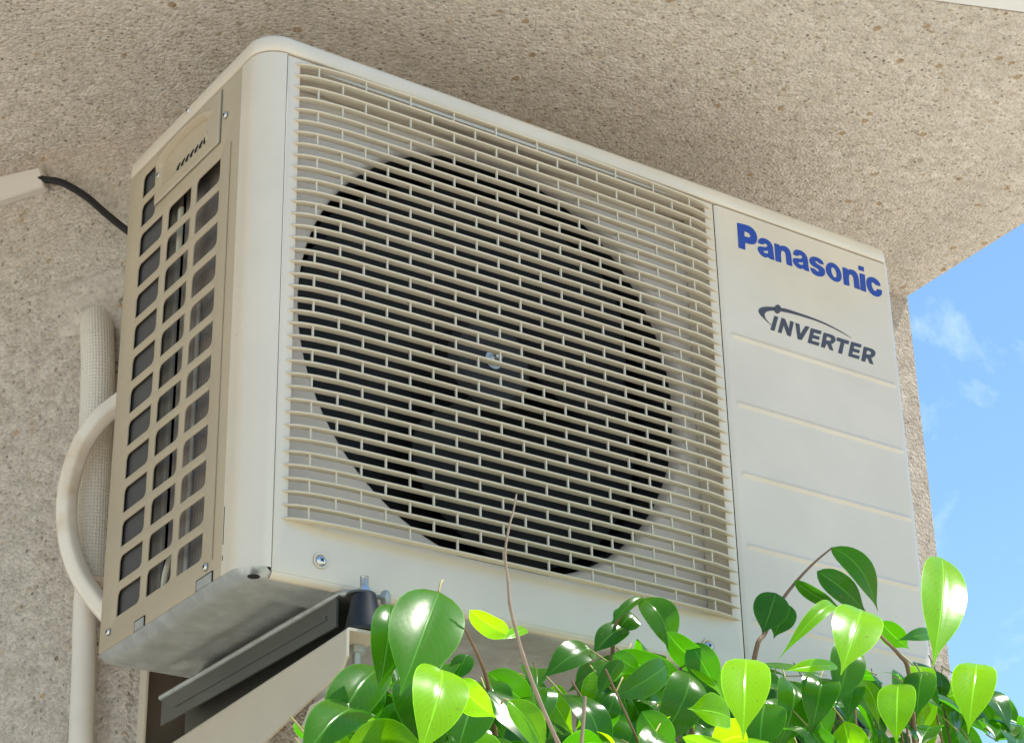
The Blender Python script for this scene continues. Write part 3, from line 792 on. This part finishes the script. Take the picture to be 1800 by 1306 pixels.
# putty where the pipe enters the wall
bm = bmesh.new()
pc = wl(160, 532, 0)
bmesh.ops.create_icosphere(bm, subdivisions=5, radius=1)
uu = dB; vv = Vector((0, 0, 1))
from mathutils import noise as mn
for q in bm.verts:
    a = math.atan2(q.co.y, q.co.x); s = 1+.10*math.sin(3*a+1)+.08*math.sin(5*a)+.25*mn.noise(Vector((q.co.x*2, q.co.y*2, 1)))
    q.co = pc+uu*(q.co.x*.056*s)+vv*(q.co.y*.040*s)+nB*(q.co.z*.0055+.003*mn.noise(Vector((q.co.x*4, q.co.y*4, 3))))
tag(fin(bm, 'wall_putty', PUTTY, None, 60), 'smooth patch of putty on the wall above the taped pipe', 'putty')
bm = bmesh.new(); pc = wl(212, 497, .0)
bmesh.ops.create_icosphere(bm, subdivisions=3, radius=1)
for q in bm.verts:
    a = math.atan2(q.co.y, q.co.x); s = 1+.2*math.sin(3*a+1)+.2*math.sin(5*a)
    q.co = pc+uu*(q.co.x*.014*s)+vv*(q.co.y*.007*s)+nB*(q.co.z*.002)
tag(fin(bm, 'wall_hole', HOLE, None, 60), 'small ragged dark hole in the stucco wall behind the unit edge', 'hole')
# cable duct and cable
bm = bmesh.new()
c1, c2, c3, c4 = wl(70, 294, .012), wl(77, 328, .012), wl(-160, 346, .012), wl(-160, 402, .012)
q = [c1, c2, c4, c3]
f_ = [bm.verts.new(p) for p in q]; b_ = [bm.verts.new(p-nB*.0125) for p in q]
bm.faces.new(f_); bm.faces.new(b_[::-1])
for i in range(4): bm.faces.new([f_[i], f_[(i+1) % 4], b_[(i+1) % 4], b_[i]])
bmesh.ops.bevel(bm, geom=bm.edges[:], offset=.0012, segments=2, affect='EDGES')
tag(fin(bm, 'cable_duct', DUCT, None, 40), 'white plastic cable duct on the wall near the balcony corner', 'cable duct')
bm = bmesh.new(); cb = [wl(60, 314, .007), wl(78, 316, .009), wl(110, 322, .014), wl(150, 345, .018), wl(185, 375, .022), wl(216, 400, .026), wl(250, 425, .030), wl(290, 450, .03)]
tube(bm, cb, wr(cb[3], 13), 14)
tag(fin(bm, 'black_cable', CAB, None, 60), 'thick black cable curving from the white duct to the back of the unit', 'cable')

# ------------------------------------------------------------------ ficus bush
WT = [(0, .03), (.03, .30), (.08, .56), (.16, .79), (.26, .94), (.36, .995), (.46, 1), (.56, .94), (.66, .80), (.75, .58), (.82, .36), (.87, .20), (.92, .09), (.96, .045), (1, .01)]
def wd(t):
    for (a, p), (b, q) in zip(WT, WT[1:]):
        if t <= b: return p+(q-p)*(t-a)/(b-a)
    return 0
def leaf(bm, base, tip, width, n, bend=.12, fold=.18, tint=.5, wave_=.0, twist=0.):
    uvl = bm.loops.layers.uv.verify(); cl = bm.verts.layers.float_color.get('tint') or bm.verts.layers.float_color.new('tint')
    base, tip, n = Vector(base), Vector(tip), Vector(n)
    a = tip-base; L = a.length; a.normalize(); n = (n-a*n.dot(a)).normalized(); s = a.cross(n)
    NL, NW = 18, 8; V = []
    for i in range(NL+1):
        t = i/NL; w_ = width/2*max(.02, wd(t)); row = []
        c = base+a*(L*t)+n*(bend*L*(math.sin(math.pi*t**.85)))
        ang = twist*(t-.4); s2 = s*math.cos(ang)+n*math.sin(ang); n2 = n*math.cos(ang)-s*math.sin(ang)
        for j in range(NW+1):
            u = j/NW*2-1
            hgt = fold*abs(u)*w_+wave_*w_*math.sin(t*9+u*2)*abs(u)-.10*w_*u*u
            v_ = bm.verts.new(c+s2*(u*w_)+n2*hgt); v_[cl] = (tint, tint, tint, 1); row.append(v_)
        V.append(row)
    for i in range(NL):
        for j in range(NW):
            f = bm.faces.new([V[i][j], V[i][j+1], V[i+1][j+1], V[i+1][j]])
            for lp, (ii, jj) in zip(f.loops, ((i, j), (i, j+1), (i+1, j+1), (i+1, j))): lp[uvl].uv = (jj/NW, ii/NL)
bmL, bmY, bmS, bmT = bmesh.new(), bmesh.new(), bmesh.new(), bmesh.new()
HV = (SUN-(Vector((.3, -.25, -.05))-CP).normalized()).normalized()
def stalk(pts, rad, seg=6, smooth=3):
    n0 = len(bmL.faces); tube(bmL, pts, rad, seg, smooth=smooth); bmL.faces.ensure_lookup_table()
    for f in bmL.faces[n0:]: f.material_index = 1
def hero(k_, bx, by, tx, ty, wpx, yb, yt, roll=0, bend=.1, fold=.2, tint=.5, wv=.03, tw=0, petiole=None, g=.22):
    b = at(bx, by, 1, yb); t = at(tx, ty, 1, yt); m = (b+t)/2; v_ = (m-CP).normalized()
    a = (t-b).normalized(); s = a.cross(v_).normalized(); n = s.cross(a)
    if n.dot(v_) > 0: n = -n
    n = Matrix.Rotation(R(roll), 3, a) @ n
    n = n.lerp(HV, g); n = (n-a*n.dot(a)).normalized(); s = a.cross(n)
    frac = (s-v_*s.dot(v_)).length
    dist = (m-CP).dot(fw)
    leaf(bmL if k_ == 'L' else bmY, b, t, wpx*dist/FPX/max(.4, frac), n, bend, fold, tint, wv, tw)
    if petiole:
        p = at(petiole[0], petiole[1], 1, yb+.004); stalk( [b+(t-b)*.03, (b+p)/2+Vector((0, 0, .002)), p], .0008, 6, smooth=3)
# large front leaves
hero('L', 772, 1040, 703, 1222, 132, -.36, -.40, 0, .06, .16, .85, .02, 0, (778, 1020), 1)
hero('Y', 775, 1176, 735, 1335, 104, -.40, -.44, -12, .14, .20, .6, .05, .2)
hero('L', 684, 1062, 664, 1226, 66, -.33, -.34, -10, .16, .25, .55, .03, .25)
hero('L', 668, 1175, 560, 1330, 92, -.30, -.33, 20, .12, .22, .55, .03)
hero('L', 640, 1250, 520, 1345, 90, -.32, -.36, 35, .14, .15, .6, .03)
hero('Y', 826, 1072, 905, 1122, 40, -.34, -.34, 40, .06, .35, .5, .10, .6)
hero('Y', 926, 1106, 884, 1124, 22, -.34, -.35, 30, .05, .3, .4, .05)
hero('Y', 806, 1196, 874, 1262, 55, -.37, -.38, 30, .20, .30, .35, .08, -.3, (858, 1238))
hero('L', 838, 1215, 800, 1335, 92, -.34, -.36, 8, .08, .2, .35, .03)
hero('Y', 893, 1230, 958, 1330, 50, -.36, -.36, -30, .14, .3, .2, .03, .2, (880, 1238))
hero('L', 858, 1182, 940, 1246, 66, -.26, -.26, 15, .1, .15, .6, .03)
hero('L', 822, 1150, 800, 1200, 40, -.27, -.27, 20, .1, .2, .4, .03)
hero('L', 720, 1230, 690, 1350, 85, -.30, -.30, 20, .1, .2, .4, .03)
# centre group
hero('L', 1128, 1052, 1182, 1152, 58, -.17, -.18, -25, .26, .25, .9, .03, .2)
hero('L', 1132, 1050, 1070, 1102, 20, -.17, -.17, 40, .10, .3, .6, .02)
hero('L', 1112, 1078, 1082, 1110, 52, -.16, -.16, 10, .10, .2, .2, .03)
hero('L', 1083, 1146, 1206, 1190, 58, -.19, -.20, 35, .18, .15, .35, .03)
hero('L', 1172, 1168, 1066, 1234, 54, -.22, -.23, -20, .10, .2, .6, .02)
hero('L', 1078, 1150, 1128, 1182, 38, -.20, -.21, 10, .1, .1, .6, .02)
hero('L', 1100, 1100, 1040, 1150, 46, -.16, -.16, 30, .1, .2, .3, .03)
hero('L', 1045, 1145, 950, 1196, 55, -.17, -.18, 30, .16, .2, .25, .03)
hero('L', 1215, 1130, 1262, 1215, 58, -.20, -.20, 10, .15, .2, .55, .03)
hero('L', 1172, 1110, 1260, 1180, 50, -.19, -.19, 35, .2, .2, .45, .03)
# right sprig
hero('L', 1461, 962, 1543, 1074, 44, -.15, -.16, -28, .24, .22, .8, .02, .3)
hero('L', 1436, 1004, 1523, 1076, 46, -.15, -.16, -10, .12, .2, .2, .02)
hero('L', 1396, 1020, 1478, 1068, 26, -.16, -.17, 35, .12, .2, .3, .02)
hero('L', 1364, 1042, 1340, 1116, 64, -.15, -.15, 0, .06, .2, .1, .02, 0, (1372, 1066))
hero('L', 1382, 1060, 1360, 1122, 52, -.13, -.13, 0, .06, .2, .1, .02)
hero('Y', 1470, 1072, 1367, 1160, 30, -.28, -.30, 0, .20, .25, .5, .02, -.2, None, 1)
hero('Y', 1514, 1072, 1478, 1186, 90, -.32, -.36, 0, .10, .22, .7, .02, 0, (1545, 1112))
hero('Y', 1312, 1158, 1306, 1300, 88, -.36, -.40, 4, .10, .22, .8, .02)
hero('Y', 1284, 1262, 1208, 1245, 62, -.34, -.34, 25, .10, .3, .5, .10)
hero('Y', 1472, 1172, 1374, 1180, 26, -.31, -.33, 30, .05, .3, .6, .08)
hero('Y', 1655, 980, 1640, 1172, 84, -.27, -.33, 0, .06, .22, .55, .02, 0, (1640, 1130), 1)
hero('L', 1548, 1092, 1598, 1140, 42, -.24, -.24, 30, .1, .2, .8, .02)
hero('L', 1640, 1120, 1575, 1126, 26, -.24, -.26, 20, .1, .3, .8, .02)
hero('Y', 1718, 1166, 1702, 1290, 78, -.30, -.33, 10, .12, .2, .7, .03)
hero('Y', 1580, 1202, 1576, 1310, 68, -.30, -.33, 15, .1, .25, .15, .02)
hero('L', 1490, 1130, 1470, 1240, 66, -.27, -.28, -20, .12, .2, .7, .03)
hero('L', 1622, 1180, 1612, 1262, 60, -.27, -.28, 20, .12, .2, .6, .03)
hero('L', 1405, 1205, 1460, 1306, 74, -.24, -.25, 0, .12, .2, .3, .03)
hero('L', 1345, 1236, 1335, 1330, 90, -.30, -.31, 20, .12, .2, .6, .03)
hero('Y', 1200, 1295, 1290, 1320, 30, -.33, -.33, 20, .12, .2, .6, .03)
hero('L', 1085, 1262, 1060, 1330, 72, -.25, -.25, 10, .12, .2, .7, .03)
hero('L', 1128, 1250, 1185, 1330, 62, -.26, -.26, 10, .12, .2, .6, .03)
# the mass of leaves lower down
rnd = random.Random(11)
CT = [(470, 1330), (560, 1265), (620, 1205), (700, 1165), (800, 1180), (900, 1200), (960, 1170), (1040, 1150), (1140, 1130), (1230, 1165), (1320, 1165), (1400, 1185), (1500, 1165), (1600, 1150), (1700, 1190), (1780, 1262), (1900, 1340), (2050, 1420)]
def ct(x):
    for (a, p), (b, q) in zip(CT, CT[1:]):
        if x <= b: return p+(q-p)*(x-a)/(b-a)
    return 1400
cnt = 0
while cnt < 700:
    x = rnd.uniform(500, 1980); d = (rnd.random()**1.3)*330; y = ct(x)+8+d
    Y = rnd.uniform(-.26, -.03) if rnd.random() < .75 else rnd.uniform(-.05, .06)
    if x < 860: Y = rnd.uniform(-.30, -.12)
    Y -= min(.08, d/330*.07)
    b = at(x, y, 1, Y)
    if b.x > 1.35: continue
    L = rnd.uniform(.034, .074)
    ax = Vector((rnd.gauss(0, .55), rnd.gauss(-.25, .45), -1+rnd.gauss(0, .35))).normalized()
    nrm = Vector((rnd.gauss(-.15, .5), -.75+rnd.gauss(0, .4), .75+rnd.gauss(0, .45)))
    kk = bmY if (rnd.random() < .16 and Y < -.12) else bmL
    leaf(kk, b, b+ax*L, L*rnd.uniform(.38, .56), nrm, rnd.uniform(.02, .32), rnd.uniform(.05, .45), rnd.random(), rnd.uniform(0, .16), rnd.uniform(-.9, .9))
    if rnd.random() < .6:
        p2 = b-ax*.012+Vector((rnd.gauss(0, .006), .008, .004)); stalk([b+ax*.001, (b+p2)/2, p2], .0007, 5, smooth=2)
    cnt += 1
# stems
def stem(pts, r0, r1, b=bmS): tube(b, pts, lambda t: r0+(r1-r0)*t, 8, smooth=6)
stem([at(1300, 1320, 1, -.12), at(1328, 1147, 1, -.15), at(1345, 1112, 1, -.15), at(1370, 1062, 1, -.15), at(1398, 1024, 1, -.15), at(1430, 990, 1, -.15), at(1462, 963, 1, -.15)], .0024, .0009)
stem([at(1060, 1330, 1, -.14), at(1074, 1180, 1, -.15), at(1082, 1100, 1, -.16), at(1105, 1072, 1, -.17), at(1130, 1052, 1, -.17)], .0022, .0009)
stem([at(875, 1330, 1, -.26), at(862, 1230, 1, -.28), at(850, 1175, 1, -.30), at(818, 1105, 1, -.32)], .0022, .0009)
stem([at(1225, 1330, 1, -.2), at(1200, 1200, 1, -.19), at(1195, 1150, 1, -.18)], .0020, .0009)
stem([at(1610, 1330, 1, -.26), at(1598, 1185, 1, -.26), at(1580, 1150, 1, -.27), at(1545, 1114, 1, -.30), at(1518, 1076, 1, -.32)], .0022, .0009)
stem([at(1505, 1320, 1, -.2), at(1500, 1230, 1, -.2), at(1490, 1130, 1, -.22)], .0022, .001)
rb = random.Random(5)
for i in range(30):
    x = rb.uniform(620, 1850); y = ct(x)+rb.uniform(25, 60); Y = rb.uniform(-.3, -.1)
    t = at(x, y, 1, Y); f0 = Vector((.55+rb.gauss(0, .05), -.18+rb.gauss(0, .03), -.75)); m1 = t.lerp(f0, .5)+Vector((rb.gauss(0, .02), rb.gauss(0, .02), .0))
    stem([f0, m1, t], .0028, .0008)
stem([Vector((.62, -.16, ZG)), Vector((.57, -.19, -1.5)), Vector((.60, -.17, -1.0)), Vector((.55, -.18, -.72))], .022, .010)
stem([Vector((.60, -.14, ZG)), Vector((.66, -.15, -1.4)), Vector((.52, -.19, -.9)), Vector((.56, -.18, -.70))], .015, .008)
bush = empty('ficus_bush', 'glossy green leafy bush growing up in front of the unit', 'bush', (.6, -.16, ZG))
fin(bmL, 'foliage', [LEAF, YSTEM], bush, 180); yl = fin(bmY, 'young_foliage', YOUNG, bush, 180); tag(yl, 'bright lime young leaves')
fin(bmS, 'branches', BARK, bush, 60)
bm = bmesh.new()
tube(bm, [at(992, 1330, 1, -.40), at(950, 1235, 1, -.40), at(922, 1160, 1, -.40), at(905, 1100, 1, -.40), at(896, 1060, 1, -.40), at(893, 1020, 1, -.40), at(888, 975, 1, -.40), at(894, 930, 1, -.40), at(902, 900, 1, -.40), at(908, 868, 1, -.40)], lambda t: .0014-.0009*t+.0003*max(0, math.sin(t*60))**8, 8)
tube(bm, [at(1020, 1330, 1, -.38), at(1026, 1260, 1, -.38), at(1028, 1224, 1, -.38)], .0012, 8)
tube(bm, [at(992, 1330, 1, -.40), Vector((.5, -.30, -.5)), Vector((.55, -.2, -.72))], .0022, 8)
tube(bm, [at(1020, 1330, 1, -.38), Vector((.5, -.28, -.5)), Vector((.56, -.2, -.72))], .0016, 8)
dt = fin(bm, 'dry_twig', DRY, bush, 60); tag(dt, 'bare dry brown twig standing in front of the grille')
